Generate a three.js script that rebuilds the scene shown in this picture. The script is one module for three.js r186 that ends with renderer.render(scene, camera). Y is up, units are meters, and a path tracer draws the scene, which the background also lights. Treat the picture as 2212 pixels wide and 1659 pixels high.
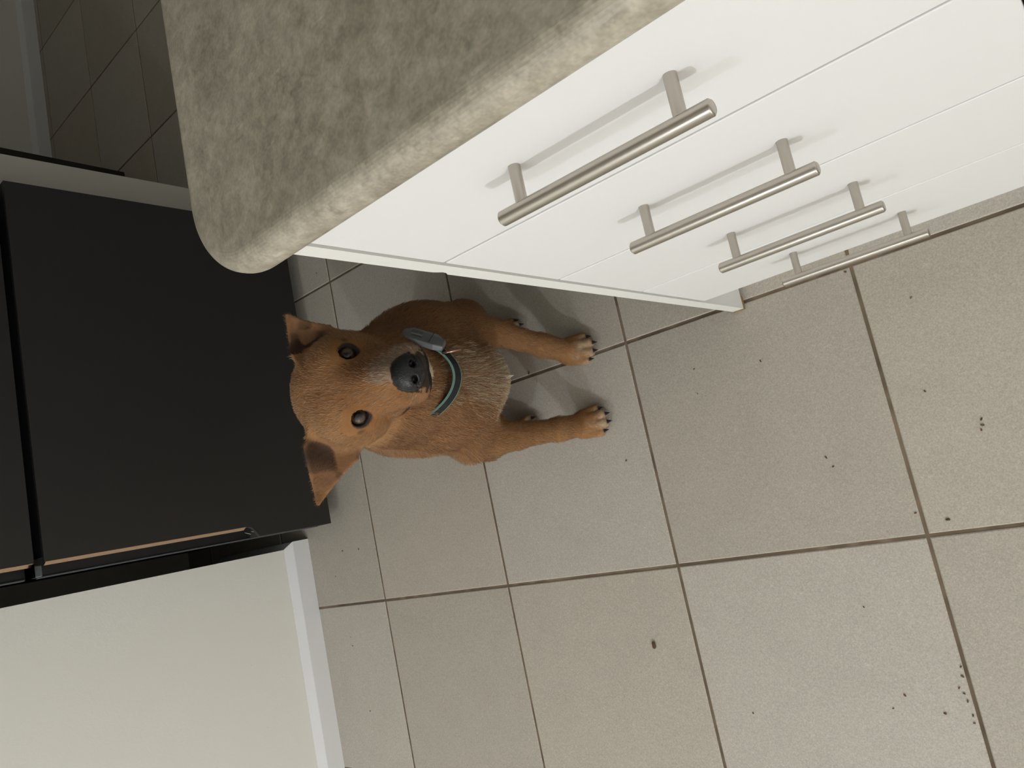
import * as THREE from 'three';
import { mergeGeometries } from 'three/addons/utils/BufferGeometryUtils.js';
import { RoundedBoxGeometry } from 'three/addons/geometries/RoundedBoxGeometry.js';

// ------------------------------------------------------------------ camera, light, exposure
const T = 0.405;                                   // one floor tile (with its joint) in metres
const scene = new THREE.Scene();
scene.background = new THREE.Color(0x000000);
const camera = new THREE.PerspectiveCamera(53.26, 2212 / 1659, 0.02, 40);
{
  // the phone is held on its side: the picture's left is the room's up
  const yaw = 0.237401182, pit = -0.865155703, rol = -0.023600691;
  const f = new THREE.Vector3(Math.sin(yaw) * Math.cos(pit), Math.sin(pit), -Math.cos(yaw) * Math.cos(pit));
  const r0 = new THREE.Vector3(Math.cos(yaw), 0, Math.sin(yaw)), u0 = new THREE.Vector3().crossVectors(r0, f);
  const r = r0.clone().multiplyScalar(Math.cos(rol)).addScaledVector(u0, Math.sin(rol));
  const u = u0.clone().multiplyScalar(Math.cos(rol)).addScaledVector(r0, -Math.sin(rol));
  const m = new THREE.Matrix4().makeBasis(u.clone().negate(), r, f.clone().negate());
  camera.quaternion.setFromRotationMatrix(m);
  camera.position.set(-0.602866, 2.959369, 3.752914).multiplyScalar(T);
}
scene.add(camera);
const LAMP = { pos: [-2.50, 1.42, 2.08], color: 0xf6f9ff, power: 5.05 };        // low globe lamp, left of the camera
const CEILING_LAMP = { pos: [-2.1, 2.36, 0.6], color: 0xecf2ff, power: 2.0 }; // ceiling light over the left of the room
const EXPOSURE = 0.94;

const renderer = new THREE.WebGLRenderer({ antialias: true });
renderer.toneMapping = THREE.LinearToneMapping;
renderer.toneMappingExposure = EXPOSURE;
renderer.shadowMap.enabled = true;

// ------------------------------------------------------------------ helpers
let seed = 12345;
const rnd = () => { seed = (seed * 1664525 + 1013904223) >>> 0; return seed / 4294967296; };
const V = (x, y, z) => new THREE.Vector3(x, y, z);
const used = {};
function numbered(n) { const k = used[n] = (used[n] ?? -1) + 1; return k ? n + '_' + String(k).padStart(3, '0') : n; }
function tag(o, label, category, group, kind) {
  if (label) o.userData.label = label;
  if (category) o.userData.category = category;
  if (group) o.userData.group = group;
  if (kind) o.userData.kind = kind;
  return o;
}
function mesh(name, geo, mat, parent = scene) {
  const m = new THREE.Mesh(geo, mat);
  m.name = parent === scene ? numbered(name) : name;
  m.castShadow = m.receiveShadow = true;
  parent.add(m);
  return m;
}
function group(name, label, category, grp, kind) {
  const g = new THREE.Group(); g.name = numbered(name); scene.add(g);
  return tag(g, label, category, grp, kind);
}
function box(x0, x1, y0, y1, z0, z1, r = 0, seg = 2) {
  const g = r ? new RoundedBoxGeometry(x1 - x0, y1 - y0, z1 - z0, seg, r) : new THREE.BoxGeometry(x1 - x0, y1 - y0, z1 - z0);
  g.translate((x0 + x1) / 2, (y0 + y1) / 2, (z0 + z1) / 2);
  return g;
}
function merge(list) {
  return mergeGeometries(list.map(g => { const h = g.index ? g.toNonIndexed() : g; for (const k of Object.keys(h.attributes)) if (!['position', 'normal', 'uv'].includes(k)) h.deleteAttribute(k); return h; }));
}
function planarUV(g, ax = 'x', ay = 'z') {
  const p = g.attributes.position, get = { x: i => p.getX(i), y: i => p.getY(i), z: i => p.getZ(i) };
  const uv = new Float32Array(p.count * 2);
  for (let i = 0; i < p.count; i++) { uv[2 * i] = get[ax](i); uv[2 * i + 1] = get[ay](i); }
  g.setAttribute('uv', new THREE.BufferAttribute(uv, 2));
  return g;
}
// hashed value noise
function h3(x, y, z) { let h = (x * 374761393 + y * 668265263 + z * 2147483647) | 0; h = Math.imul(h ^ (h >>> 13), 1274126177); h ^= h >>> 16; return (h >>> 0) / 4294967296; }
function noise(x, y, z = 0) {
  const i = Math.floor(x), j = Math.floor(y), k = Math.floor(z); let u = x - i, v = y - j, w = z - k;
  u = u * u * (3 - 2 * u); v = v * v * (3 - 2 * v); w = w * w * (3 - 2 * w);
  const L = (a, b, t) => a + (b - a) * t;
  return L(L(L(h3(i, j, k), h3(i + 1, j, k), u), L(h3(i, j + 1, k), h3(i + 1, j + 1, k), u), v),
    L(L(h3(i, j, k + 1), h3(i + 1, j, k + 1), u), L(h3(i, j + 1, k + 1), h3(i + 1, j + 1, k + 1), u), v), w);
}
function wnoise(x, y, per, sd) {            // tiling 2-D value noise
  const i = Math.floor(x), j = Math.floor(y); let u = x - i, v = y - j; u = u * u * (3 - 2 * u); v = v * v * (3 - 2 * v);
  const a = ((i % per) + per) % per, b = ((j % per) + per) % per, a1 = (a + 1) % per, b1 = (b + 1) % per;
  const L = (p, q, t) => p + (q - p) * t;
  return L(L(h3(a, b, sd), h3(a1, b, sd), u), L(h3(a, b1, sd), h3(a1, b1, sd), u), v);
}
function texture(n, fn, srgb = true) {
  const d = new Uint8Array(n * n * 4);
  for (let y = 0; y < n; y++) for (let x = 0; x < n; x++) {
    const c = fn(x / n, y / n, x, y), o = (y * n + x) * 4;
    for (let k = 0; k < 3; k++) d[o + k] = Math.max(0, Math.min(255, Array.isArray(c) ? c[k] : c));
    d[o + 3] = 255;
  }
  const t = new THREE.DataTexture(d, n, n, THREE.RGBAFormat);
  t.wrapS = t.wrapT = THREE.RepeatWrapping; t.magFilter = THREE.LinearFilter; t.minFilter = THREE.LinearMipmapLinearFilter; t.generateMipmaps = true;
  if (srgb) t.colorSpace = THREE.SRGBColorSpace;
  t.needsUpdate = true; return t;
}
const smooth = (a, b, x) => { const t = Math.max(0, Math.min(1, (x - a) / (b - a))); return t * t * (3 - 2 * t); };
const mix = (a, b, t) => a + (b - a) * t;

// ------------------------------------------------------------------ materials
const tileMap = texture(1024, (u, v) => {
  const coarse = wnoise(u * 6, v * 6, 6, 1) * .5 + wnoise(u * 14, v * 14, 14, 2) * .5;
  const fine = wnoise(u * 256, v * 256, 256, 3), fine2 = wnoise(u * 512, v * 512, 512, 4);
  let k = (coarse - .5) * 5 + (fine - .5) * 20 + (fine2 - .5) * 16;
  const fl = wnoise(u * 200, v * 200, 200, 7); if (fl > .86) k += 10; if (fl < .1) k -= 10;
  return [190 + k, 183 + k, 171 + k * .95];
});
tileMap.repeat.set(1 / .4, 1 / .4);
const tileBump = texture(512, (u, v) => 128 + (wnoise(u * 128, v * 128, 128, 9) - .5) * 120 + (wnoise(u * 256, v * 256, 256, 10) - .5) * 100, false);
tileBump.repeat.set(1 / .25, 1 / .25);
const tileMats = [0xffffff, 0xfaf8f4, 0xf4f3f0].map(c => new THREE.MeshStandardMaterial({ color: c, map: tileMap, bumpMap: tileBump, bumpScale: .00018, roughness: .56 }));
const groutMat = new THREE.MeshStandardMaterial({ color: 0x8d7d69, roughness: .95, map: texture(256, (u, v) => { const k = (wnoise(u * 64, v * 64, 64, 21) - .5) * 60 + (wnoise(u * 8, v * 8, 8, 22) - .5) * 50; return [215 + k, 212 + k, 208 + k]; }) });
const benchMap = texture(1024, (u, v) => {
  const a = wnoise(u * 9, v * 9, 9, 31) - .5, b = wnoise(u * 28, v * 28, 28, 32) - .5, c = wnoise(u * 90, v * 90, 90, 33) - .5, d = wnoise(u * 300, v * 300, 300, 34) - .5;
  const warp = wnoise(u * 20, v * 20, 20, 35) * 1.6;
  const vein = Math.abs(wnoise(u * 16 + warp, v * 10 + warp, 1e6, 36) - .5);
  let k = a * 18 + b * 22 + c * 24 + d * 20; if (vein < .008) k -= 7;
  const pit = wnoise(u * 70, v * 46, 1e6, 37); if (pit > .9) k -= 20 * (pit - .9) * 10;
  if (pit < .06) k += 12;
  return [170 + k, 162 + k, 144 + k * .95];
});
benchMap.repeat.set(1 / .5, 1 / .5);
const benchMat = new THREE.MeshStandardMaterial({ map: benchMap, roughness: .38 });
const whiteMat = new THREE.MeshStandardMaterial({ color: 0xf1f0ee, roughness: .42 });
const whiteEdgeMat = new THREE.MeshStandardMaterial({ color: 0xefeee8, roughness: .5 });
const carcassMat = new THREE.MeshStandardMaterial({ color: 0x5c554e, roughness: .8 });  // carcass darkened: shade in the gaps between fronts is put into the colour
const chipMat = new THREE.MeshStandardMaterial({ color: 0x9a8058, roughness: .9 });
const wallBump = texture(512, (u, v) => 128 + (wnoise(u * 60, v * 60, 60, 41) - .5) * 90 + (wnoise(u * 180, v * 180, 180, 42) - .5) * 90, false);
wallBump.repeat.set(1 / .4, 1 / .4);
const wallMat = new THREE.MeshStandardMaterial({ color: 0xeceae1, roughness: .75, bumpMap: wallBump, bumpScale: .0002 });
const skirtMat = new THREE.MeshStandardMaterial({ color: 0xe9e8e8, roughness: .45 });
const ceilMat = new THREE.MeshStandardMaterial({ color: 0xe9e7e2, roughness: .9 });
const steelBump = texture(512, (u, v) => 128 + (wnoise(u * 512, v * 6, 1e6, 51) - .5) * 150, false);
const steelMat = new THREE.MeshPhysicalMaterial({ color: 0xb9b3a9, metalness: 1, roughness: .28, bumpMap: steelBump, bumpScale: .00004 });
const fridgeMat = new THREE.MeshStandardMaterial({ color: 0x2f2d2c, metalness: .25, roughness: .5 });
const fridgeBodyMat = new THREE.MeshStandardMaterial({ color: 0x121214, roughness: .6 });
const fridgeLipMat = new THREE.MeshStandardMaterial({ color: 0x54585c, roughness: .5 });
const gripMat = new THREE.MeshStandardMaterial({ color: 0xc2a083, metalness: 1, roughness: .22, bumpMap: steelBump, bumpScale: .0002 });  // warm reflection on the polished strip is put into this metal colour
const chromeMat = new THREE.MeshStandardMaterial({ color: 0xd9d9dc, metalness: 1, roughness: .15 });
const darkMat = new THREE.MeshStandardMaterial({ color: 0x2a251f, roughness: .7 });
const lampMetal = new THREE.MeshStandardMaterial({ color: 0x6a6258, metalness: .8, roughness: .4 });

// ------------------------------------------------------------------ room shell
const X0 = -3.3, X1 = 3.7, Z0 = -4.12 * T, Z1 = 3.4, HC = 2.4;
{
  const floor = group('floor', 'beige square ceramic tile floor with brown grout', null, null, 'structure');
  mesh('grout', planarUV(box(X0 - .1, X1 + .1, -.12, -.0022, Z0 - .1, Z1 + .1)), groutMat, floor).userData.label = 'brown grout between floor tiles';
  // bevelled tile, a few uv variants
  const gap = .0052, a = (T - gap) / 2, b = .0016;
  const variants = [];
  for (let k = 0; k < 4; k++) {
    const lv = [[-.01, a], [-.0012, a], [0, a - b]], pos = [], uv = [], idx = [];
    const ring = (y, s) => [[-s, y, -s], [s, y, -s], [s, y, s], [-s, y, s]];
    const quad = (p, q, r, s) => { const n = pos.length / 3; for (const e of [p, q, r, s]) { pos.push(...e); uv.push(e[0] + k * .13, e[2] + k * .29 + e[1]); } idx.push(n, n + 1, n + 2, n, n + 2, n + 3); };
    const R = lv.map(([y, s]) => ring(y, s));
    for (let l = 0; l < 2; l++) for (let c = 0; c < 4; c++) { const d = (c + 1) % 4; quad(R[l][d], R[l][c], R[l + 1][c], R[l + 1][d]); }
    quad(R[2][3], R[2][2], R[2][1], R[2][0]);
    const g = new THREE.BufferGeometry();
    g.setAttribute('position', new THREE.Float32BufferAttribute(pos, 3)); g.setAttribute('uv', new THREE.Float32BufferAttribute(uv, 2)); g.setIndex(idx); g.computeVertexNormals();
    variants.push(g);
  }
  for (let i = -8; i < 9; i++) for (let j = -5; j < 8; j++) {
    const m = mesh('tile', variants[(i * 7 + j * 3 + 80) % 4], tileMats[(i * 5 + j * 11 + 90) % 3], floor);
    m.position.set((i + .5) * T, (h3(i, j, 5) - .5) * .0006 - .0003, (j + .5) * T);
    m.rotation.y = ((i + j) & 1) && j > -5 ? Math.PI / 2 : 0;
    if (j === -5) { m.scale.z = .125; m.position.z = -4.068 * T; }          // cut tiles along the far wall
  }
}
const wallT = .12;
function wall(name, x0, x1, z0, z1, label, y0 = 0, y1 = HC) {
  const g = box(x0, x1, y0, y1, z0, z1); planarUV(g, (x1 - x0) > (z1 - z0) ? 'x' : 'z', 'y');
  return tag(mesh(name, g, wallMat), label, null, null, 'structure');
}
const WZ = -.722 * T, WX = -.588 * T;                          // face and corner of the wall left of the fridge
const wl = wall('wall_left', X0, WX, WZ - .1, WZ, 'off-white painted wall left of the black fridge');
{
  const chipG = new THREE.SphereGeometry(1, 10, 8);
  for (const [x, y, sx, sy] of [[-1.349, .312, .0035, .0016], [-1.60, .455, .0032, .0012], [-1.22, .50, .0015, .001]]) {
    const c = mesh('paint_chip', chipG, skirtMat, wl); c.scale.set(sx * T / .405, sy, .0012); c.position.set(x * T, y * T, WZ);
  }
}
wall('wall_alcove_side', WX - .1, WX, -2.35 * T, WZ - .1, 'white side wall of the fridge alcove');
wall('wall_alcove_back', WX, 1.55 * T, -2.35 * T - .1, -2.35 * T, 'white back wall behind the fridge');
wall('wall_nib', 1.555 * T, 1.862 * T, -2.35 * T, -.70 * T, 'narrow off-white wall end right of the black fridge');
wall('wall_back', X0 - wallT, X1 + wallT, Z0 - wallT, Z0, 'dim far wall of the dark room beyond the fridge');
wall('wall_side_left', X0 - wallT, X0, Z0, Z1, 'white wall on the left side outside the picture');
wall('wall_side_right', X1, X1 + wallT, Z0, Z1, 'white wall on the right side outside the picture');
wall('wall_front', X0 - wallT, X1 + wallT, Z1, Z1 + wallT, 'white wall behind the camera');
tag(mesh('ceiling', box(X0 - wallT, X1 + wallT, HC, HC + .1, Z0 - wallT, Z1 + wallT), ceilMat), 'white flat ceiling', null, null, 'structure');

function skirting(name, pts, label) {          // bevelled skirting: list of [x, z] of the wall line, room on the left of the walk
  const prof = [[0, 0], [.0165, 0], [.0165, .0475], [.0155, .0495], [.0015, .0655], [0, .066]];
  const P = pts.map(p => new THREE.Vector2(p[0], p[1])), pos = [], idx = [];
  const nrm = (a, b) => { const d = b.clone().sub(a).normalize(); return new THREE.Vector2(d.y, -d.x); };
  P.forEach((p, i) => {
    const n0 = i ? nrm(P[i - 1], p) : null, n1 = i < P.length - 1 ? nrm(p, P[i + 1]) : null;
    let n = n0 && n1 ? n0.clone().add(n1).normalize() : (n0 || n1).clone(), s = n0 && n1 ? 1 / n.dot(n0) : 1;
    for (const [o, h] of prof) pos.push(p.x + n.x * o * s, h, p.y + n.y * o * s);
  });
  const k = prof.length;
  for (let i = 0; i < P.length - 1; i++) for (let j = 0; j < k - 1; j++) { const a = i * k + j, b = a + k; idx.push(a, b, b + 1, a, b + 1, a + 1); }
  for (const e of [0, P.length - 1]) for (let j = 1; j < k - 1; j++) idx.push(e * k, e * k + j, e * k + j + 1);
  let g = new THREE.BufferGeometry(); g.setAttribute('position', new THREE.Float32BufferAttribute(pos, 3)); g.setIndex(idx);
  g = g.toNonIndexed(); g.computeVertexNormals(); planarUV(g);
  const m = mesh(name, g, skirtMat); m.material = skirtMat; return tag(m, label, null, null, 'structure');
}
skirting('baseboard_left', [[WX, -1.6 * T], [WX, WZ], [X0, WZ]], 'white bevelled skirting board along the wall left of the fridge');
skirting('baseboard_back', [[X1, Z0], [1.862 * T, Z0], [X0, Z0]].slice(0, 3), 'white skirting board along the far wall of the dark room');

// ------------------------------------------------------------------ countertop
const CT = 2.232 * T, CTH = .0335, CX = -.097 * T, CZ = 2.428 * T;
{
  const bv = .0155, s = new THREE.Shape(), x0 = CX + bv, x1 = 1.5 * T, z0 = CZ + bv, z1 = Z1 - .02, r = .138 * T;
  s.moveTo(x1, -z0); s.lineTo(x0 + r, -z0);
  s.absarc(x0 + r, -(z0 + r), r, Math.PI / 2, Math.PI, false);
  s.lineTo(x0, -z1); s.lineTo(x1, -z1); s.closePath();
  const g = new THREE.ExtrudeGeometry(s, { depth: CTH - 2 * bv, bevelEnabled: true, bevelThickness: bv, bevelSize: bv, bevelSegments: 10, curveSegments: 20 });
  g.rotateX(-Math.PI / 2); g.translate(0, CT - CTH + bv, 0);
  const p = g.attributes.position, uv = new Float32Array(p.count * 2);
  for (let i = 0; i < p.count; i++) { uv[2 * i] = p.getX(i) + (p.getY(i) - CT) * .8; uv[2 * i + 1] = p.getZ(i); }
  g.setAttribute('uv', new THREE.BufferAttribute(uv, 2));
  tag(mesh('countertop', g, benchMat), 'mottled grey-beige laminate countertop with rounded corner and edge', 'countertop');
}

// ------------------------------------------------------------------ drawer cabinet under the countertop
const FX = -.03 * T;                                       // plane of the drawer fronts
const yTop = CT - CTH;
{
  const cab = group('drawer_cabinet', 'white four-drawer cabinet with steel bar handles under the countertop', 'cabinet');
  // end panel: its front edge faces the room, with a chipped spot
  const pz0 = 2.532 * T, pz1 = 2.578 * T;
  mesh('end_panel', box(FX + .003, 1.42 * T, .009, yTop, pz0, pz1), whiteMat, cab);
  {
    const s = new THREE.Shape(), cy = 1.655 * T;
    s.moveTo(-pz1, .009); s.lineTo(-pz0, .009); s.lineTo(-pz0, cy - .006); s.lineTo(-pz0 - .003, cy - .001); s.lineTo(-pz0 - .0036, cy + .004); s.lineTo(-pz0 - .0005, cy + .014); s.lineTo(-pz0, cy + .03);
    s.lineTo(-pz0, yTop); s.lineTo(-pz1, yTop); s.closePath();
    const g = new THREE.ExtrudeGeometry(s, { depth: .003, bevelEnabled: false }); g.rotateY(Math.PI / 2); g.translate(FX, 0, 0);
    mesh('edge_strip', g, whiteEdgeMat, cab).userData.label = 'white front edge of the end panel with a chip';
  }
  mesh('foot_strip', box(FX - .0005, FX + .02, 0, .0088, pz0 - .0005, pz1 - .0005), chipMat, cab).userData.label = 'swollen brown foot of the end panel';
  const dz0 = 2.588 * T, dz1 = 3.735 * T, ys = [.381, .8215, 1.262, 1.703, 2.138].map(v => v * T);
  mesh('body', box(FX + .0195, 1.4 * T, .381 * T, yTop, pz1, dz1 + .004), carcassMat, cab);
  mesh('kickboard', box(FX + .055, FX + .07, 0, .381 * T, pz1, dz1), whiteMat, cab);
  const barR = .0057, postR = .0045, off = .0315, hz = 3.1635 * T, cc = .158 * T, hl = .2095 * T;
  const prof = [[0, -hl], [barR - .0014, -hl], [barR, -hl + .0014], [barR, hl - .0014], [barR - .0014, hl], [0, hl]].map(p => new THREE.Vector2(...p));
  const barG = new THREE.LatheGeometry(prof, 28); barG.rotateX(Math.PI / 2);
  const postG = new THREE.CylinderGeometry(postR, postR, off - barR + .0025, 24); postG.rotateZ(Math.PI / 2);
  for (let k = 0; k < 4; k++) {
    const y0 = ys[k] + .0016, y1 = ys[k + 1] - .0016;
    const d = mesh('drawer_front', box(FX + .0005, FX + .0185, y0, y1, dz0, dz1, .0012, 2), whiteMat, cab);
    d.userData.label = ['bottom drawer front', 'second drawer front from the floor', 'second drawer front from the countertop', 'top drawer front'][k];
    const hy = [.604, 1.047, 1.490, 1.929][k] * T;
    const b = mesh('handle_bar', barG, steelMat, d); b.position.set(FX - off, hy, hz);
    for (const sgn of [-1, 1]) { const p = mesh('handle_post', postG, steelMat, d); p.position.set(FX - (off - barR + .0025) / 2 + .0006, hy, hz + sgn * cc); }
  }
  const nb = group('base_cabinet', 'white cabinet next to the drawers, only its edge in view', 'cabinet');
  mesh('body', box(FX + .0195, 1.4 * T, .381 * T, yTop, dz1 + .005, Z1 - .03), carcassMat, nb);
  mesh('door', box(FX + .0005, FX + .0185, ys[0] + .001, ys[4], dz1 + .002, dz1 + .45, .0012, 2), whiteMat, nb);
  mesh('door', box(FX + .0005, FX + .0185, ys[0] + .001, ys[4], dz1 + .4535, dz1 + .9, .0012, 2), whiteMat, nb);
  mesh('kickboard', box(FX + .055, FX + .07, 0, .381 * T, dz1 + .001, Z1 - .03), whiteMat, nb);
}

// ------------------------------------------------------------------ fridge
{
  const fr = group('fridge', 'black two-door fridge with recessed side grips in the wall alcove', 'fridge');
  const xl = -.487 * T, xr = 1.474 * T, zf = -.26 * T, z1 = -.283 * T, z2 = -.40 * T, zb = -.425 * T, top = 4.35 * T;
  mesh('body', box(xl + .012, xr - .004, .02, top - .01, -2.1 * T, zb - .004), fridgeBodyMat, fr);
  for (const [fx, fz] of [[xl + .06, -.6 * T], [xr - .06, -.6 * T], [xl + .06, -1.95 * T], [xr - .06, -1.95 * T]]) {
    const g = new THREE.CylinderGeometry(.02, .024, .022, 20); g.translate(fx, .011, fz); mesh('foot', g, fridgeBodyMat, fr);
  }
  // one door: outline with a cut-out in its left edge
  function doorShape(y0, y1, n0, n1, xn, sl) {   // cut-out from n0 to n1, inner edge at xn, slanted ends
    const s = new THREE.Shape();
    s.moveTo(xl, y0); s.lineTo(xr, y0); s.lineTo(xr, y1);
    if (n1 >= y1) s.lineTo(xn, y1); else { s.lineTo(xl, y1); s.lineTo(xl, n1 + sl); s.quadraticCurveTo(xn, n1 + .01, xn, n1 - .016); }
    if (n0 <= y0) s.lineTo(xn, y0); else { s.lineTo(xn, n0 + .016); s.quadraticCurveTo(xn, n0 - .001, xn - .008, n0 - .006); s.lineTo(xl, n0 - sl); }
    s.closePath(); return s;
  }
  const ex = (s, za, zb2) => { const g = new THREE.ExtrudeGeometry(s, { depth: za - zb2, bevelEnabled: false, curveSegments: 8 }); g.translate(0, 0, zb2); return g; };
  const doors = [[.1 * T, 1.683 * T, .632 * T, 9, 'lower fridge door'], [1.725 * T, top, 0, 3.1 * T, 'upper fridge door']];
  for (const [y0, y1, n0, n1, lb] of doors) {
    const fullS = new THREE.Shape(); fullS.moveTo(xl, y0); fullS.lineTo(xr, y0); fullS.lineTo(xr, y1); fullS.lineTo(xl, y1); fullS.closePath();
    const xn = -.424 * T;
    const d = mesh('door', merge([ex(doorShape(y0, y1, n0, n1, xn, .018), zf, z1)]), fridgeMat, fr); d.userData.label = lb;
    mesh('door_core', ex(doorShape(y0, y1, n0 - .004, n1 + .004, -.40 * T, .018), z1 - .0002, z2), fridgeBodyMat, d);
    mesh('back_panel', ex(fullS, z2 - .0002, zb), fridgeBodyMat, d);
    mesh('back_lip', box(xl - .0012, xl + .002, y0 + .002, y1 - .002, z2 - .004, z2 + .003, .0008), fridgeLipMat, d).userData.label = 'grey rear rim of the door';
    // bevelled metal grip along the inner edge of the cut-out
    const ya = Math.max(y0 + .002, n0 + .014), yb = Math.min(y1 - .002, n1 - .014);
    const gs = new THREE.Shape(); gs.moveTo(xn + .0008, -zf - .0006); gs.lineTo(xn - .0002, -zf - .0004); gs.lineTo(xn - .0055, -z1 + .002); gs.lineTo(xn + .0005, -z1 + .002); gs.closePath();
    const gg = new THREE.ExtrudeGeometry(gs, { depth: yb - ya, bevelEnabled: false }); gg.rotateX(-Math.PI / 2); gg.translate(0, ya, 0);
    mesh('grip', gg, gripMat, d).userData.label = 'polished metal grip strip with a warm reflection put into its colour';
    if (n0 > y0) for (const [dy, len] of [[-.0145, .02], [.004, .016]]) {
      const g = new THREE.CylinderGeometry(.0011, .0011, len, 10); g.rotateX(-.95); g.rotateZ(-.75); g.translate(xl + .012, n0 + dy - .002, z1 - .006);
      mesh('grip_trim', g, chromeMat, d).userData.label = 'thin chrome line at the end of the grip';
    }
  }
  mesh('hinge_cover', box(xl + .001, xl + .022, 1.6845 * T, 1.7235 * T, zb + .002, z1 - .004, .002), fridgeLipMat, fr);
  mesh('gasket', box(xl + .012, xr - .01, 1.684 * T, 1.724 * T, zb - .004, zb + .001), fridgeBodyMat, fr);
}
{
  // dark board behind the wall end; only its leaning edge shows
  const g = new RoundedBoxGeometry(.30, 1.9, .016, 2, .003); g.translate(-.15, .95, 0);
  const m = tag(mesh('dark_board', g, darkMat), 'thin dark board standing upright behind the narrow wall end', 'board');
  m.position.set(1.183, 0.0042, -2.55 * T); m.rotation.z = -.0136;
}

// ------------------------------------------------------------------ lamps outside the picture
{
  const [lx, ly, lz] = LAMP.pos;
  const l = group('floor_lamp', 'floor lamp with round frosted globe left of the camera', 'lamp'); l.position.set(lx, 0, lz);
  const gl = new THREE.MeshStandardMaterial({ color: 0xffffff, emissive: LAMP.color, emissiveIntensity: 3, roughness: .6 });
  const base = new THREE.LatheGeometry([[0, 0], [.12, 0], [.12, .012], [.02, .022], [.012, .03], [0, .03]].map(p => new THREE.Vector2(...p)), 40);
  mesh('base', base, lampMetal, l);
  const pole = new THREE.CylinderGeometry(.009, .009, ly - .055 - .03, 20); pole.translate(0, .03 + (ly - .085) / 2, 0); mesh('pole', pole, lampMetal, l);
  const g = new THREE.SphereGeometry(.055, 32, 20); g.translate(0, ly, 0); mesh('globe', g, gl, l);
  const p = new THREE.PointLight(LAMP.color, LAMP.power, 0, 2); p.position.set(0, ly, 0); p.castShadow = true; p.shadow.radius = 2.6; p.shadow.mapSize.set(1024, 1024); p.name = 'lamp_light'; l.add(p);
}
{
  const [lx, ly, lz] = CEILING_LAMP.pos;
  const l = group('ceiling_lamp', 'round white ceiling lamp above the left of the room', 'lamp'); l.position.set(lx, HC, lz);
  const gl = new THREE.MeshStandardMaterial({ color: 0xffffff, emissive: CEILING_LAMP.color, emissiveIntensity: 2, roughness: .6 });
  const base = new THREE.CylinderGeometry(.13, .13, .012, 40); base.translate(0, -.006, 0); mesh('base', base, whiteMat, l);
  const g = new THREE.SphereGeometry(.12, 32, 20); g.scale(1, .45, 1); g.translate(0, -.066, 0); mesh('shade', g, gl, l);
  const p = new THREE.PointLight(CEILING_LAMP.color, CEILING_LAMP.power, 0, 2); p.position.set(0, -.07, 0); p.castShadow = true; p.shadow.radius = 2.2; p.shadow.mapSize.set(1024, 1024); p.name = 'ceiling_light'; l.add(p);
}
// ------------------------------------------------------------------ the dog
const sub = (a, b) => [a[0] - b[0], a[1] - b[1], a[2] - b[2]], dot = (a, b) => a[0] * b[0] + a[1] * b[1] + a[2] * b[2];
const add = (a, b, s = 1) => [a[0] + b[0] * s, a[1] + b[1] * s, a[2] + b[2] * s], len = a => Math.hypot(a[0], a[1], a[2]);
const norm = a => { const l = len(a) || 1; return [a[0] / l, a[1] / l, a[2] / l]; };
const cross = (a, b) => [a[1] * b[2] - a[2] * b[1], a[2] * b[0] - a[0] * b[2], a[0] * b[1] - a[1] * b[0]];
const smin = (a, b, k) => { const h = Math.max(k - Math.abs(a - b), 0) / k; return Math.min(a, b) - h * h * k * .25; };
const smax = (a, b, k) => -smin(-a, -b, k);
function cone(p, a, b, ra, rb) {
  const bx = b[0] - a[0], by = b[1] - a[1], bz = b[2] - a[2], px = p[0] - a[0], py = p[1] - a[1], pz = p[2] - a[2];
  const h = Math.max(0, Math.min(1, (px * bx + py * by + pz * bz) / (bx * bx + by * by + bz * bz)));
  return Math.hypot(px - bx * h, py - by * h, pz - bz * h) - (ra + (rb - ra) * h);
}
function ell(p, c, r) {
  const x = (p[0] - c[0]) / r[0], y = (p[1] - c[1]) / r[1], z = (p[2] - c[2]) / r[2], k0 = Math.hypot(x, y, z);
  if (k0 < 1e-6) return -Math.min(...r);
  return k0 * (k0 - 1) / Math.hypot(x / r[0], y / r[1], z / r[2]);
}
// --- head frame: origin between the eyes, +z towards the nose, +y up, +x towards the counter
const HS = 1.065;
const HZ = norm([-.1086, .0941, .9896]), HX = norm([.9908, .0914, .1001]), HY = norm([-.081, .9914, -.1032]), HO = [-.0625, .6050, .7755];
const toHead = p => { const d = sub(p, HO); return [dot(d, HX) / HS, dot(d, HY) / HS, dot(d, HZ) / HS]; };
const fromHead = q => add(add(add(HO, HX, q[0] * HS), HY, q[1] * HS), HZ, q[2] * HS);
const dirHead = q => norm(add(add([HX[0] * q[0], HX[1] * q[0], HX[2] * q[0]], HY, q[1]), HZ, q[2]));
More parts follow.
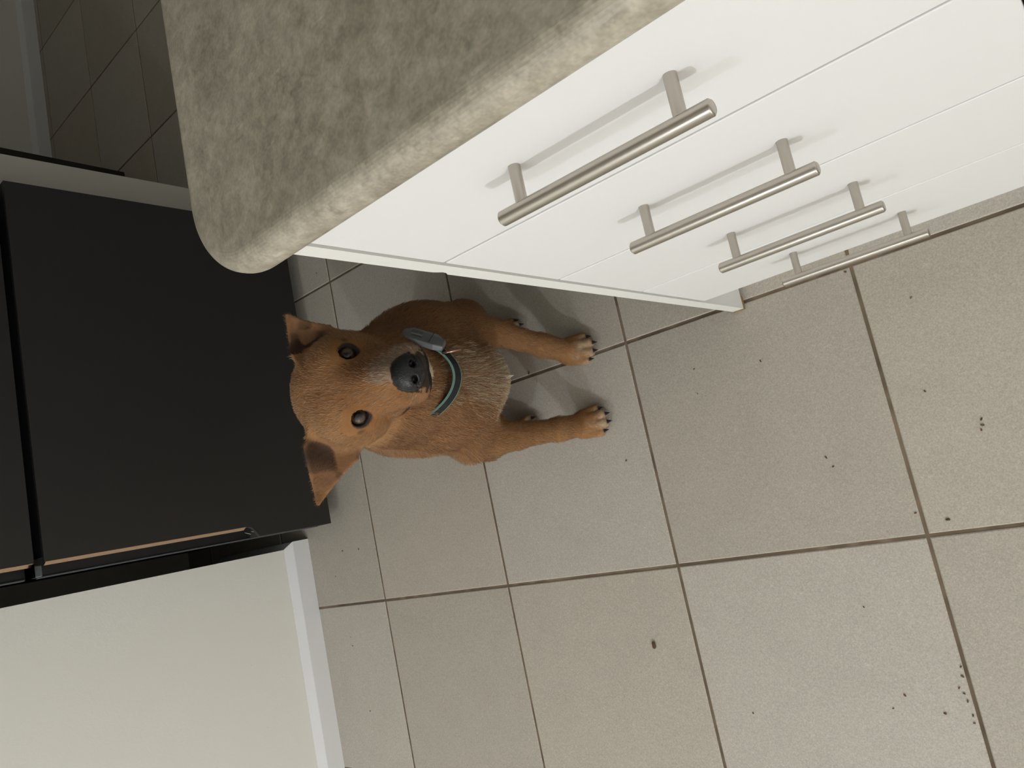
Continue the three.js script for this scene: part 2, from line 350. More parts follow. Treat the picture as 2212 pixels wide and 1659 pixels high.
// ears in head space: base, tip, facing direction
const EARS = [
  { b: [-.054, .007, -.048], t: [-.131, .036, -.066], n: [-.28, .42, .86], w: .033, bend: 0 },
  { b: [.052, .008, -.046], t: [.101, .030, -.068], n: [.30, .46, .84], w: .029, bend: 0 },
];
for (const e of EARS) { e.a = norm(sub(e.t, e.b)); e.L = len(sub(e.t, e.b)); e.nn = norm(add(e.n, e.a, -dot(e.n, e.a))); e.ww = norm(cross(e.nn, e.a)); }
function earLocal(e, q) { const d = sub(q, e.b); return [dot(d, e.a) / e.L, dot(d, e.ww), dot(d, e.nn)]; }
function earSDF(e, q) {
  const [t, w0, n0] = earLocal(e, q); const tt = Math.max(-.25, Math.min(1, t));
  const wt = e.w * (tt < .22 ? 1 - .35 * (.22 - tt) : Math.pow(Math.max(0, 1 - (tt - .22) / .80), 1.12)) + .002;
  const lean = e.bend * (tt * tt) * (e.b[0] < 0 ? -1 : 1);
  const w = w0 - lean, cup = .016 * (w / e.w) * (w / e.w) - .010 * (1 - tt) + .008 * tt * tt;
  const din = Math.abs(w) - wt, dt = Math.max(t - 1, -.2 - t) * e.L, th = Math.abs(n0 - cup) - (.0042 - .0015 * tt);
  return smax(smax(din, th, .006), dt, .004) * .75;
}
function headSDF(q) {
  const x = Math.abs(q[0]), m = [x, q[1], q[2]];
  let d = ell(q, [0, .001, -.037], [.060, .041, .052]);
  d = smin(d, ell(m, [.022, .014, -.012], [.034, .025, .034]), .02);               // brows
  d = smin(d, ell(m, [.038, -.022, -.032], [.031, .036, .044]), .02);             // cheeks
  d = smin(d, cone(m, [0, -.010, .006], [0, -.022, .070], .037, .0285), .02);     // muzzle
  d = smin(d, cone(m, [.012, -.024, .035], [.013, -.030, .076], .026, .0205), .012); // upper lips
  d = smin(d, cone(q, [0, .012, .000], [0, .000, .082], .020, .0135), .012);      // bridge
  d = smin(d, ell(m, [.0345, .002, -.001], [.0180, .0165, .0165]), .010);             // eyelids
  d = smin(d, ell(q, [0, -.0105, .0970], [.0210, .0190, .0140]), .004);           // nose pad
  let jaw = cone(q, [0, -.044, -.020], [0, -.0475, .066], .027, .0170);
  jaw = smin(jaw, ell(m, [.022, -.045, .0], [.022, .022, .05]), .012);
  d = smin(d, jaw, .004);
  d = smax(d, -ell(m, [.0345, .0085, .0150], [.0120, .0112, .0120]), .002);       // eye openings
  d = smax(d, -cone(m, [.0088, -.0105, .1040], [.0068, -.0060, .118], .0033, .0044), .0015);   // nostrils
  d = smax(d, -cone(m, [.0125, -.0140, .1055], [.0190, -.016, .101], .0018, .0012), .0012);
  d = smax(d, -cone(q, [0, -.013, .1125], [0, -.040, .101], .0014, .0011), .0012); // philtrum
  const ear = Math.min(earSDF(EARS[0], q), earSDF(EARS[1], q));
  d = smin(d, ear, .012);
  return d;
}
// --- paws: base point, heading, size
function pawFrame(c, yaw) { const s = Math.sin(yaw), k = Math.cos(yaw); return { c, z: [s, 0, k], x: [k, 0, -s] }; }
const PAWS = [
  { ...pawFrame([-.126, 0, .703], .04), s: 1.0, front: true },
  { ...pawFrame([.0140, 0, .709], -.10), s: 1.0, front: true },
  { ...pawFrame([-.108, 0, .545], .10), s: .95 },
  { ...pawFrame([.094, 0, .552], .02), s: .95 },
];
const TOES = [[-.0205, .014, .020, .0098], [-.0073, .0165, .0325, .0105], [.0073, .0165, .0325, .0105], [.0205, .014, .020, .0098]];
const pawLocal = (f, p) => { const d = sub(p, f.c); return [dot(d, f.x) / f.s, d[1] / f.s, dot(d, f.z) / f.s]; };
function pawSDF(f, p) {
  const q = pawLocal(f, p);
  let d = ell(q, [0, .021, -.006], [.0265, .0235, .032]);
  let toes = 1;
  for (const [x, y, z, r] of TOES) {
    let t = cone(q, [x * .85, .025, z - .022], [x, y, z], r * .95, r);
    toes = smin(toes, t, .0010);
  }
  d = smin(d, toes, .0045);
  return smax(d, -q[1] - .0005 + .001, .004) * f.s;
}
const LEGS = [   // elbow, mid, wrist ; radii
  { a: [-.1255, .285, .655], m: [-.130, .185, .668], w: [-.1285, .085, .684], p: [-.126, .028, .696] },
  { a: [.0655, .275, .655], m: [.0560, .180, .668], w: [.0300, .085, .686], p: [.0155, .028, .702] },
];
function bodySDF(p) {
  let d = cone(p, [-.028, .352, .620], [.022, .20, .460], .100, .104);
  d = smin(d, ell(p, [.036, .122, .408], [.112, .115, .122]), .05);
  d = smin(d, ell(p, [-.034, .332, .664], [.088, .102, .078]), .04);
  d = smin(d, ell(p, [-.036, .284, .676], [.050, .058, .062]), .04);
  d = smin(d, ell(p, [-.043, .445, .695], [.066, .085, .066]), .03);        // throat        // keel of the chest
  d = smin(d, cone(p, [-.034, .420, .640], [-.052, .565, .705], .098, .062), .05); // neck
  d = smin(d, ell(p, [-.096, .335, .655], [.040, .085, .060]), .03);        // shoulders
  d = smin(d, ell(p, [.052, .340, .650], [.052, .088, .064]), .03);
  for (const l of LEGS) {
    let g = cone(p, l.a, l.m, .040, .0225);
    g = smin(g, cone(p, l.m, l.w, .0225, .0185), .01);
    g = smin(g, cone(p, l.w, l.p, .0205, .0205), .012);
    d = smin(d, g, .022);
  }
  for (const s of [-1, 1]) {                                                // hind legs
    const ox = s < 0 ? .004 : .0;
    let g = cone(p, [s < 0 ? -.040 : .112, .135, .425], [s * .110 + ox, .132, .545], .066, .044);
    g = smin(g, cone(p, [s * .112 + ox, .13, .548], [s * .105 + ox, .05, .470], .040, .024), .02);
    d = smin(d, g, .03);
    const f = PAWS[s < 0 ? 2 : 3];
    d = smin(d, cone(p, [s * .105 + ox, .045, .470], add(f.c, [0, .022, -.005]), .023, .0185), .015);
  }
  d = smin(d, cone(p, [.03, .045, .33], [.11, .03, .24], .03, .02), .03);   // tail root
  for (let i = 0; i < 4; i++) { const f = PAWS[i]; if (Math.abs(p[0] - f.c[0]) < .09 && p[1] < .14 && Math.abs(p[2] - f.c[2]) < .12) d = smin(d, pawSDF(f, p), .007); }
  return d;
}
function dogSDF(p) {
  let d = bodySDF(p);
  const q = toHead(p), far = Math.hypot(q[0], q[1] + .005, q[2] + .01);
  if (far < .26) { const h = headSDF(q) * HS; d = smin(d, h, .030 * smooth(.03, -.05, q[2]) + .004); }
  return smax(d, .0006 - p[1], .002);
}
function surfaceNet(f, lo, hi, c) {           // smooth surface of f = 0 on a sparse grid
  const N = 4, nb = [0, 1, 2].map(i => Math.ceil((hi[i] - lo[i]) / (c * N))), n = nb.map(v => v * N + 1);
  const val = new Float32Array(n[0] * n[1] * n[2]).fill(9); const I = (x, y, z) => x + n[0] * (y + n[1] * z);
  const act = [];
  for (let k = 0; k < nb[2]; k++) for (let j = 0; j < nb[1]; j++) for (let i = 0; i < nb[0]; i++) {
    const d = f([lo[0] + (i + .5) * N * c, lo[1] + (j + .5) * N * c, lo[2] + (k + .5) * N * c]);
    if (Math.abs(d) < N * c * 1.5 + .004) act.push([i, j, k]);
  }
  for (const [i, j, k] of act) for (let z = k * N; z <= k * N + N; z++) for (let y = j * N; y <= j * N + N; y++) for (let x = i * N; x <= i * N + N; x++) {
    const o = I(x, y, z); if (val[o] === 9) val[o] = f([lo[0] + x * c, lo[1] + y * c, lo[2] + z * c]);
  }
  const pos = [], map = new Map();
  const E = [[0, 1], [0, 2], [0, 4], [1, 3], [1, 5], [2, 3], [2, 6], [3, 7], [4, 5], [4, 6], [5, 7], [6, 7]];
  const done = new Set();
  for (const [bi, bj, bk] of act) for (let z = bk * N; z < bk * N + N; z++) for (let y = bj * N; y < bj * N + N; y++) for (let x = bi * N; x < bi * N + N; x++) {
    const v = []; let inn = 0, ok = true;
    for (let e = 0; e < 8; e++) { const w = val[I(x + (e & 1), y + ((e >> 1) & 1), z + (e >> 2))]; if (w === 9) ok = false; v.push(w); if (w < 0) inn++; }
    if (!ok || inn === 0 || inn === 8) continue;
    let sx = 0, sy = 0, sz = 0, m = 0;
    for (const [a, b] of E) if ((v[a] < 0) !== (v[b] < 0)) {
      const t = v[a] / (v[a] - v[b]);
      sx += (a & 1) + ((b & 1) - (a & 1)) * t; sy += ((a >> 1) & 1) + (((b >> 1) & 1) - ((a >> 1) & 1)) * t; sz += (a >> 2) + ((b >> 2) - (a >> 2)) * t; m++;
    }
    map.set(I(x, y, z), pos.length / 3);
    pos.push(lo[0] + (x + sx / m) * c, lo[1] + (y + sy / m) * c, lo[2] + (z + sz / m) * c);
  }
  const idx = [];
  const quad = (a, b, c2, d, flip) => { if (a === undefined || b === undefined || c2 === undefined || d === undefined) return; flip ? idx.push(a, c2, b, a, d, c2) : idx.push(a, b, c2, a, c2, d); };
  for (const o of map.keys()) {
    const x = o % n[0], y = Math.floor(o / n[0]) % n[1], z = Math.floor(o / (n[0] * n[1])); const v0 = val[o];
    const s0 = v0 < 0;
    if (x + 1 < n[0] && y && z) { const v = val[o + 1]; if (v !== 9 && (v < 0) !== s0) quad(map.get(I(x, y - 1, z - 1)), map.get(I(x, y, z - 1)), map.get(I(x, y, z)), map.get(I(x, y - 1, z)), !s0); }
    if (y + 1 < n[1] && x && z) { const v = val[o + n[0]]; if (v !== 9 && (v < 0) !== s0) quad(map.get(I(x - 1, y, z - 1)), map.get(I(x - 1, y, z)), map.get(I(x, y, z)), map.get(I(x, y, z - 1)), !s0); }
    if (z + 1 < n[2] && x && y) { const v = val[o + n[0] * n[1]]; if (v !== 9 && (v < 0) !== s0) quad(map.get(I(x - 1, y - 1, z)), map.get(I(x, y - 1, z)), map.get(I(x, y, z)), map.get(I(x - 1, y, z)), !s0); }
  }
  const nor = new Float32Array(pos.length), e = c * .6;
  for (let i = 0; i < pos.length; i += 3) {
    const p = [pos[i], pos[i + 1], pos[i + 2]];
    let g = [f([p[0] + e, p[1], p[2]]) - f([p[0] - e, p[1], p[2]]), f([p[0], p[1] + e, p[2]]) - f([p[0], p[1] - e, p[2]]), f([p[0], p[1], p[2] + e]) - f([p[0], p[1], p[2] - e])];
    g = norm(g); nor.set(g, i);
  }
  return { pos, nor, idx };
}
// --- coat: linear colours
const RUST = [.300, .130, .043], RUSTD = [.160, .060, .019], TAN = [.50, .285, .130], CREAM = [.70, .57, .41], GREY = [.30, .27, .23], BLACK = [.011, .011, .012], SKIN = [.20, .105, .075];
const lerp3 = (a, b, t) => [mix(a[0], b[0], t), mix(a[1], b[1], t), mix(a[2], b[2], t)];
function coat(p, fur = false) {          // colour and fur length at a point of the coat
  const nz = noise(p[0] * 60, p[1] * 60, p[2] * 60), nf = noise(p[0] * 220 + 9, p[1] * 220, p[2] * 220), nl = noise(p[0] * 18 + 4, p[1] * 18, p[2] * 18);
  let c = lerp3(RUST, TAN, .10 + .30 * (nl - .4)), L = .011;
  c = lerp3(c, RUSTD, Math.max(0, .35 * (nz - .45)));
  const q = toHead(p), hd = Math.hypot(q[0], q[1], q[2] + .02);
  const ax = Math.abs(q[0]);
  // cream ticked front of the chest
  const ch = Math.hypot((p[0] + .040) / .052, (p[1] - .325) / .105, (p[2] - .745) / .075);
  let w = smooth(1.25, .45, ch + (nz - .5) * .7 + (nf - .5) * .55);
  const pick = wt => fur ? (rnd() < wt ? .95 : .08) : wt * .4;          // single hairs are cream or rust
  c = lerp3(c, TAN, w * .45); c = lerp3(c, CREAM, pick(w * .50)); if (w > .2) L = .017;
  const low = Math.hypot((p[0] + .038) / .075, (p[1] - .262) / .045, (p[2] - .735) / .06);
  c = lerp3(c, CREAM, pick(.7 * smooth(1.2, .5, low + (nf - .5) * .6)));
  // paler legs and toes
  if (p[1] < .2) {
    c = lerp3(c, TAN, .25 * smooth(.2, .08, p[1]));
    for (const f of PAWS) { const r = pawLocal(f, p); if (Math.abs(r[0]) < .04 && r[1] < .05 && r[2] > -.03 && r[2] < .06) { c = lerp3(c, CREAM, .55 * smooth(.014, .040, r[2] + (nz - .5) * .03 + (nf - .5) * .016)); L = .005; if (r[1] < .006) c = lerp3(c, BLACK, .6); } }
    if (p[1] < .06) L = Math.min(L, .006);
  }
  if (p[1] < .28 && p[2] > .6) L = Math.min(L, .008);
  if (hd < .2 && (q[2] > -.13 || ax > .05) && q[1] > -.09) {
    const e0 = earLocal(EARS[0], q), e1 = earLocal(EARS[1], q), on = ax > .05 && q[2] < -.028 ? [e0, e1].find((e, i) => e[0] > .02 && Math.abs(e[1]) < .045 && Math.abs(e[2]) < .03 && (i ? q[0] > 0 : q[0] < 0)) : null;
    L = .006;
    if (on) {
      const cupn = .016 * (on[1] / .033) ** 2 - .010 * (1 - on[0]);
      if (on[2] > cupn - .0005) {                                       // inside of the ear
        c = lerp3(lerp3(TAN, RUST, .45), SKIN, .35 + .4 * (nz - .4));
        const blot = smooth(.48, .66, noise(q[0] * 70, q[1] * 70 + 3, q[2] * 70)) * smooth(.8, .3, on[0]);
        c = lerp3(c, BLACK, .8 * blot); L = .0045;
      } else { c = lerp3(c, RUSTD, .35); L = .0035; }
      if (on[0] > .8) c = lerp3(c, RUSTD, .3);
    } else {
      // darker forehead streak, paler cheeks and brow spots
      c = lerp3(c, RUSTD, .28 * smooth(.5, .75, noise(q[0] * 45, q[1] * 20, q[2] * 20)) * smooth(-.1, -.02, q[2]));
      c = lerp3(c, TAN, .40 * smooth(.03, .055, ax) * smooth(.03, -.02, q[2]) + .30 * smooth(.022, .006, Math.hypot(ax - .026, q[1] - .024, q[2] - .004)));
      const dk = Math.hypot(ax - .012, (q[1] - .02) * .6, (q[2] - .03) * .5); c = lerp3(c, RUSTD, .32 * smooth(.022, .005, dk + (nf - .5) * .008));
      // muzzle: greying hair round the nose, brown sides
      const mz = smooth(.050, .092, q[2] + (nz - .5) * .024 - .030 * smooth(-.002, -.014, q[0]) + (nf - .5) * .016);
      c = lerp3(c, lerp3(GREY, CREAM, fur ? rnd() * .8 : .2), fur ? pick(mz * .8) : mz * (q[1] > -.036 ? .5 : .8));
      if (q[1] < -.046 && q[2] > .055) c = lerp3(c, CREAM, .85);
      const lip = smooth(.0045, .001, Math.abs(q[1] + .040 + (ax > .02 ? (ax - .02) * .25 : 0) + (.09 - q[2]) * .05)) * smooth(.01, .03, q[2]);
      c = lerp3(c, BLACK, lip * .92);
      if (q[2] > .086 && q[1] < -.018 && q[1] > -.046 && ax + (nf - .5) * .012 < .021) { c = lerp3(c, BLACK, .88); L = .003; }
      if (q[2] > .050) L = Math.min(L, .0058);
      // black nose
      const np = ell(q, [0, -.0105, .0970], [.0220, .0200, .0150]); if (np < .0012) { c = BLACK; L = 0; }
      // dark eye rims
      const er = Math.hypot((ax - .0350) / 1.06, q[1] - .0060, (q[2] - .013) * .85);
      const rim = smooth(.0158, .0132, er); c = lerp3(c, [.022, .022, .026], rim * .95); if (er < .0160) L = 0; else if (er < .022) L = .003;
      const tear = Math.hypot(ax - .052, q[1] - .0035, q[2] - .006); c = lerp3(c, BLACK, .5 * smooth(.007, .003, tear));
    }
  }
  return { c, L };
}
function flow(p) {
  const q = toHead(p), hd = Math.hypot(q[0], q[1], q[2] + .02);
  if (hd < .16 && q[2] > -.12 && q[1] > -.075) return dirHead([q[0] * 5, .25 + q[1] * 3, -1]);
  if (p[1] < .27) return norm([0, -1, .12]);
  if (p[2] > .66) return norm([(p[0] + .04) * 4, -1, .15]);
  return norm([(p[0] + .03) * 2.5, -1, -.6]);
}
const dog = group('dog', 'rust-brown dog with cream chest sitting on the tiles and looking up', 'dog');
{
  const net = surfaceNet(dogSDF, [-.26, -.01, .2], [.17, .74, .93], .0026);
  const g = new THREE.BufferGeometry();
  g.setAttribute('position', new THREE.Float32BufferAttribute(net.pos, 3)); g.setAttribute('normal', new THREE.BufferAttribute(net.nor, 3)); g.setIndex(net.idx);
  const col = new Float32Array(net.pos.length), uv = new Float32Array(net.pos.length / 3 * 2);
  for (let i = 0; i < net.pos.length; i += 3) { const k = coat([net.pos[i], net.pos[i + 1], net.pos[i + 2]]); col.set(k.L ? lerp3(k.c, [0, 0, 0], .12) : k.c, i); uv[i / 3 * 2] = net.pos[i]; uv[i / 3 * 2 + 1] = net.pos[i + 1]; }
  g.setAttribute('color', new THREE.BufferAttribute(col, 3)); g.setAttribute('uv', new THREE.BufferAttribute(uv, 2));
  const isNose = i => { const q = toHead([net.pos[3 * i], net.pos[3 * i + 1], net.pos[3 * i + 2]]); return ell(q, [0, -.0105, .0970], [.0220, .0200, .0150]) < .0012; };
  const bodyIdx = [], noseIdx = [];
  for (let t = 0; t < net.idx.length; t += 3) (isNose(net.idx[t]) && isNose(net.idx[t + 1]) && isNose(net.idx[t + 2]) ? noseIdx : bodyIdx).push(net.idx[t], net.idx[t + 1], net.idx[t + 2]);
  {
    const m = new Map(), P = [], N = [], I2 = noseIdx.map(i => { if (!m.has(i)) { m.set(i, m.size); P.push(...net.pos.slice(3 * i, 3 * i + 3)); N.push(...net.nor.slice(3 * i, 3 * i + 3)); } return m.get(i); });
    const ng = new THREE.BufferGeometry(); ng.setAttribute('position', new THREE.Float32BufferAttribute(P, 3)); ng.setAttribute('normal', new THREE.Float32BufferAttribute(N, 3)); ng.setIndex(I2); planarUV(ng, 'x', 'y');
    const nb = texture(256, (u, v) => 128 + (wnoise(u * 64, v * 64, 64, 61) - .5) * 200, false); nb.repeat.set(1 / .05, 1 / .05);
    mesh('nose', ng, new THREE.MeshStandardMaterial({ color: 0x121316, roughness: .38, bumpMap: nb, bumpScale: .0003 }), dog).userData.label = 'black leathery nose';
  }
  g.setIndex(bodyIdx);
  mesh('body', g, new THREE.MeshPhysicalMaterial({ vertexColors: true, roughness: .75, specularIntensity: .3 }), dog);
  console.log('dog triangles', net.idx.length / 3);
  // fur: short bent hairs over the whole coat
  const tri = net.idx.length / 3, cum = new Float32Array(tri); let tot = 0; const P = net.pos;
  const vtx = i => [P[3 * i], P[3 * i + 1], P[3 * i + 2]];
  for (let t = 0; t < tri; t++) { const a = vtx(net.idx[3 * t]), b = vtx(net.idx[3 * t + 1]), c = vtx(net.idx[3 * t + 2]); tot += len(cross(sub(b, a), sub(c, a))) / 2; cum[t] = tot; }
  const hair = new THREE.BufferGeometry();
  { // three-sided hair, 1 long, bent forward, root at the origin, tip along +z, lifted along +y
    const rows = [[0, 0, 1], [.38, .16, .85], [.72, .24, .55], [1, .26, 0]], pos = [], idx = [];
    rows.slice(0, 3).forEach(([z, y, r]) => { for (let k = 0; k < 3; k++) { const a = k * 2.0944 + .5236; pos.push(Math.cos(a) * r * .034, y + Math.sin(a) * r * .020, z); } });
    pos.push(0, rows[3][1], 1);
    for (let i = 0; i < 2; i++) for (let k = 0; k < 3; k++) { const a = i * 3 + k, b = i * 3 + (k + 1) % 3; idx.push(a, b, b + 3, a, b + 3, a + 3); }
    for (let k = 0; k < 3; k++) idx.push(6 + k, 6 + (k + 1) % 3, 9);
    hair.setAttribute('position', new THREE.Float32BufferAttribute(pos, 3)); hair.setIndex(idx); hair.computeVertexNormals();
    hair.setAttribute('uv', new THREE.Float32BufferAttribute(new Float32Array(20), 2));
  }
  const COUNT = 190000, list = [];
  for (let i = 0; i < COUNT; i++) {
    const r = rnd() * tot; let lo = 0, hi = tri - 1; while (lo < hi) { const m = (lo + hi) >> 1; cum[m] < r ? lo = m + 1 : hi = m; }
    let u = rnd(), v = rnd(); if (u + v > 1) { u = 1 - u; v = 1 - v; }
    const ia = net.idx[3 * lo], ib = net.idx[3 * lo + 1], ic = net.idx[3 * lo + 2];
    const p = add(add(vtx(ia), sub(vtx(ib), vtx(ia)), u), sub(vtx(ic), vtx(ia)), v);
    const k = coat(p, true); if (!k.L || p[1] < .004) continue;
    const n = norm([0, 1, 2].map(j => net.nor[3 * ia + j] * (1 - u - v) + net.nor[3 * ib + j] * u + net.nor[3 * ic + j] * v));
    let f = flow(p); f = add(f, [noise(p[0] * 40, p[1] * 40, p[2] * 40) - .5, noise(p[0] * 40 + 7, p[1] * 40, p[2] * 40) - .5, noise(p[0] * 40, p[1] * 40 + 5, p[2] * 40) - .5], .7);
    f = add(f, [rnd() - .5, rnd() - .5, rnd() - .5], .45);
    let t = norm(add(f, n, -dot(f, n)));
    list.push([p, n, t, k]);
  }
  const fur = new THREE.InstancedMesh(hair, new THREE.MeshPhysicalMaterial({ color: 0xffffff, roughness: .75, specularIntensity: .5 }), list.length);
  const M = new THREE.Matrix4(), C = new THREE.Color();
  list.forEach(([p, n, t, k], i) => {
    const x = cross(n, t), L = k.L * (.7 + .6 * rnd()), lift = .6 + .9 * rnd(), wd = Math.max(.35, Math.min(1.3, .008 / L)) ;
    const o = add(p, n, -.0006);
    M.set(x[0] * L * wd, n[0] * L * lift, t[0] * L, o[0], x[1] * L * wd, n[1] * L * lift, t[1] * L, o[1], x[2] * L * wd, n[2] * L * lift, t[2] * L, o[2], 0, 0, 0, 1);
    fur.setMatrixAt(i, M); const s = .78 + .46 * rnd(); C.setRGB(Math.min(1, k.c[0] * s), Math.min(1, k.c[1] * s), Math.min(1, k.c[2] * s)); fur.setColorAt(i, C);
  });
  fur.name = 'fur'; fur.castShadow = fur.receiveShadow = true; fur.userData.kind = 'stuff'; dog.add(fur);
  console.log('hairs', list.length);

  // eyes: brown iris, dark pupil, wet surface
  const ballTex = new THREE.SphereGeometry(1, 40, 28);
  {
    const p = ballTex.attributes.position, c = new Float32Array(p.count * 3);
    for (let i = 0; i < p.count; i++) {
      const a = Math.acos(Math.max(-1, Math.min(1, p.getZ(i)))); const fl = noise(p.getX(i) * 14, p.getY(i) * 14, 3);
      const iris = lerp3([.050, .027, .014], [.105, .062, .036], fl);
      let k = a < .40 ? [.004, .004, .004] : a < .92 ? lerp3(iris, [.02, .01, .006], smooth(.74, .92, a)) : a < 1.0 ? [.01, .007, .006] : [.09, .065, .05];
      c.set(k, i * 3);
    }
    ballTex.setAttribute('color', new THREE.BufferAttribute(c, 3));
  }
  const eyeMat = new THREE.MeshPhysicalMaterial({ vertexColors: true, roughness: .4, specularIntensity: .3, clearcoat: 1, clearcoatRoughness: .03 });
  for (const s of [-1, 1]) {
    const e = mesh('eye', ballTex, eyeMat, dog), c = fromHead([s * .0350, .0034, .0058]);
    e.scale.setScalar(.0131); e.position.set(...c);
    const look = norm(sub([-.244, 1.199, 1.52], c));
    e.quaternion.setFromUnitVectors(V(0, 0, 1), V(...look));
    e.userData.label = 'brown eye with dark rim';
  }
  // claws
  const claw = new THREE.ConeGeometry(.0040, .0105, 10); claw.rotateX(Math.PI / 2 + .75); claw.translate(0, -.002, .004);
  const clawMat = new THREE.MeshStandardMaterial({ color: 0x14151a, roughness: .3 });
  for (const f of PAWS) for (const [x, y, z, r] of TOES) {
    const m = mesh('claw', claw, clawMat, dog);
    const q = add(add([f.c[0], (y + .001) * f.s, f.c[2]], f.x, x * 1.04 * f.s), f.z, (z + r * .95) * f.s);
    m.position.set(q[0], Math.max(q[1], .0085), q[2]); m.rotation.y = Math.atan2(f.z[0], f.z[2]);
  }
  const tuft = [];
  for (let i = 0; i < 14; i++) {           // pale tuft at the front of the chest
    const a = [-.043 + (rnd() - .5) * .014, .286 + (rnd() - .5) * .010, .735], L = .012 + rnd() * .012;
    const q = [new THREE.Vector3(...a), V(a[0] - .001, a[1] - L * .5, a[2] + .012), V(-.045 + (rnd() - .5) * .005, a[1] - L, a[2] + .015)];
    const g2 = new THREE.TubeGeometry(new THREE.QuadraticBezierCurve3(...q), 5, .0005, 4); tuft.push(g2);
  }
  mesh('chest_tuft', merge(tuft), new THREE.MeshStandardMaterial({ color: 0xd9cdb8, roughness: .7 }), dog).userData.label = 'pale tuft of hair';
}
// ------------------------------------------------------------------ collar
{
  const col = group('dog_collar', 'black dog collar with teal edges and a grey buckle around the dog neck', 'collar');
  const C0 = V(-.044, .498, .678), F = V(.001, -.078, .102), X = V(.071, .006, 0), N = V().crossVectors(F, X).normalize().multiplyScalar(1);
  const at = a => C0.clone().addScaledVector(F, Math.cos(a) * (Math.cos(a) > 0 ? 1 : .45)).addScaledVector(X, Math.sin(a));
  function band(h0, h1, r0, r1, n = 96) {            // closed strap between heights h0..h1 (along N) and radial offsets r0..r1
    const pos = [], idx = [];
    for (let i = 0; i < n; i++) {
      const a = i / n * Math.PI * 2, c = at(a), out = c.clone().sub(C0).normalize();
      for (const [h, r] of [[h0, r0], [h0, r1], [h1, r1], [h1, r0]]) { const v = c.clone().addScaledVector(N, h * .9).addScaledVector(out, r - h * .40); pos.push(v.x, v.y, v.z); }
    }
    for (let i = 0; i < n; i++) { const a = i * 4, b = ((i + 1) % n) * 4; for (let k = 0; k < 4; k++) { const l = (k + 1) % 4; idx.push(a + k, b + k, b + l, a + k, b + l, a + l); } }
    let g = new THREE.BufferGeometry(); g.setAttribute('position', new THREE.Float32BufferAttribute(pos, 3)); g.setIndex(idx); g = g.toNonIndexed(); g.computeVertexNormals(); return planarUV(g);
  }
  const black = new THREE.MeshStandardMaterial({ color: 0x17181b, roughness: .8 }), teal = new THREE.MeshStandardMaterial({ color: 0x66897d, roughness: .75 }), grey = new THREE.MeshStandardMaterial({ color: 0x75787a, roughness: .45 }), rose = new THREE.MeshStandardMaterial({ color: 0xc49a86, metalness: 1, roughness: .28 });
  mesh('strap', band(-.0085, .0085, -.001, .0012), black, col);
  mesh('edge_trim', band(.0084, .0098, -.0013, .0016), teal, col).userData.label = 'teal edge of the strap';
  mesh('edge_trim', band(-.0098, -.0084, -.0013, .0016), teal, col).userData.label = 'teal edge of the strap';
  const place = (o, a, out = 0, up = 0) => {
    const c = at(a), o2 = c.clone().sub(C0).normalize(), t = at(a + .02).sub(at(a - .02)).normalize(), z = V().crossVectors(t, N).normalize(); if (z.dot(o2) < 0) z.negate(); z.multiplyScalar(.75).addScaledVector(N, .66).normalize();
    const y = V().crossVectors(z, t).normalize();
    o.quaternion.setFromRotationMatrix(new THREE.Matrix4().makeBasis(t, y, z)); o.position.copy(c).addScaledVector(z, out).addScaledVector(N, up);
  };
  const bk = mesh('buckle', (() => {
    const s = new THREE.Shape(), w = .030, h = .0125; s.moveTo(-w, -h * .55); s.lineTo(-w * .6, -h); s.lineTo(w * .6, -h); s.lineTo(w, -h * .6); s.lineTo(w, h * .6); s.lineTo(w * .6, h); s.lineTo(-w * .6, h); s.lineTo(-w, h * .55); s.closePath();
    const g = new THREE.ExtrudeGeometry(s, { depth: .006, bevelEnabled: true, bevelSize: .002, bevelThickness: .002, bevelSegments: 3 });
    const p = g.attributes.position; for (let i = 0; i < p.count; i++) p.setZ(i, p.getZ(i) - p.getX(i) ** 2 * 5); g.computeVertexNormals(); return g;
  })(), grey, col);
  place(bk, .78, .005);
  const bt = mesh('button', new RoundedBoxGeometry(.017, .009, .003, 3, .0014), new THREE.MeshStandardMaterial({ color: 0x5d6062, roughness: .5 }), bk); bt.position.set(.009, 0, .0085);
  const sm = mesh('seam', new RoundedBoxGeometry(.0006, .024, .001, 1, .0002), black, bk); sm.position.set(-.012, 0, .0075);
  const rg = mesh('ring', new THREE.TorusGeometry(.0135, .0017, 12, 40), rose, col), out = F.clone().normalize();
  rg.position.copy(at(.40)).addScaledVector(out, .009);                 // hangs forward, seen on its edge
  rg.quaternion.setFromUnitVectors(V(0, 0, 1), V().crossVectors(V(-.18, .66, .73), out).normalize());
  rg.userData.label = 'rose-gold metal ring';
}
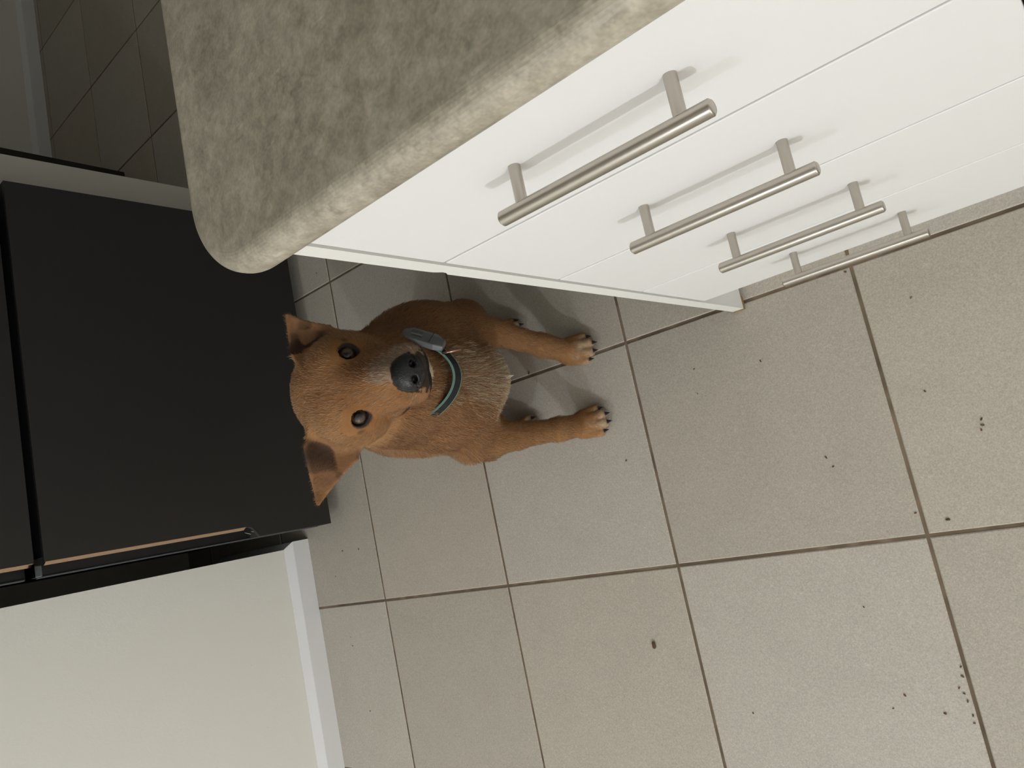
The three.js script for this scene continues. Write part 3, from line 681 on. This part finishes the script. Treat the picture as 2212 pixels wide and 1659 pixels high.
// ------------------------------------------------------------------ crumbs on the tiles
{
  const spots = [[-0.5375, 0.7274, 9], [-0.0826, 0.9303, 2.5], [-0.1012, 1.0459, 3], [-0.2866, 1.1137, 2.5], [-0.2711, 1.1072, 3.2], [-0.2083, 0.7558, 3], [-0.2068, 1.2643, 2.5], [-0.0739, 1.2811, 2.5], [-0.0075, 1.2060, 3], [-0.2601, 1.3213, 3], [-0.2682, 1.3202, 3.5], [-0.2740, 1.3176, 2.5], [-0.3860, 1.2468, 4], [-0.1246, 0.9253, 2], [-0.3713, 1.2085, 2.5], [-0.4962, 1.1033, 2.2], [-0.6420, 1.1066, 2.2], [-0.6236, 1.1273, 3], [-0.5849, 1.2106, 2.5], [-0.5979, 1.2094, 3.2], [-0.6134, 1.2007, 2.5], [-0.6209, 1.2051, 2.5], [-0.6313, 1.2069, 3], [-0.6479, 1.1740, 3], [-0.6498, 1.2084, 2.6], [-0.6602, 1.2073, 2.4], [-0.6524, 0.8854, 2.4], [-0.2707, -0.1338, 3], [-0.2738, -0.0668, 3.4], [-0.3308, -0.1808, 2.4], [-0.5069, -0.1574, 2.6], [-0.4851, -0.1590, 2], [-0.6658, -0.1303, 2.6], [0.0057, 0.5772, 4], [-0.1290, 0.5952, 4], [0.4454, -0.0453, 2.5]];
  const shapes = [0, 1, 2].map(k => {
    const g = new THREE.IcosahedronGeometry(1, 1), p = g.attributes.position;
    for (let i = 0; i < p.count; i++) { const s = .65 + .7 * noise(p.getX(i) * 1.7 + k * 9, p.getY(i) * 1.7, p.getZ(i) * 1.7); p.setXYZ(i, p.getX(i) * s * 1.3, p.getY(i) * s * .4, p.getZ(i) * s * .7); }
    g.computeVertexNormals(); g.computeBoundingBox(); g.translate(0, -g.boundingBox.min.y, 0); return g;
  });
  const mats = [0x57432f, 0x6a5842, 0x6e4a36].map(c => new THREE.MeshStandardMaterial({ color: c, roughness: .85 }));
  spots.forEach(([x, z, s], i) => {
    const m = mesh('crumb', shapes[i % 3], mats[i % 3]);
    m.position.set(x, 0, z); m.scale.setScalar(s * .0006); m.rotation.y = i * 1.7;
    if (i === 0) tag(m, 'largest dark crumb, alone in the middle of a floor tile', 'crumb');
    else if (i === 33) tag(m, 'brown crumb at the grout line between the dog front legs', 'crumb');
    else if (i === 34) tag(m, 'small crumb on the tile beside the dog outer foreleg', 'crumb');
    else if (i === 35) tag(m, 'small crumb on the tile between fridge and cabinet end', 'crumb');
    else if (i === 8) tag(m, 'small dark crumb on the tile below the bottom drawer handle', 'crumb');
    else if (i === 12) tag(m, 'dark crumb close to the crossing of two grout lines', 'crumb');
    else if (i >= 27) tag(m, 'tiny crumb on the tiles in front of the skirting board', 'crumb', 'crumbs near the skirting board');
    else if (i >= 18 && i <= 25) tag(m, 'tiny crumb in the cluster along one grout line', 'crumb', 'crumbs clustered along a grout line');
    else if (i >= 9 && i <= 11) tag(m, 'tiny crumb in the row of three on one tile', 'crumb', 'row of three crumbs');
    else tag(m, 'tiny brown crumb lying singly on the open floor tiles', 'crumb', 'scattered single crumbs');
  });
}
renderer.render(scene, camera);
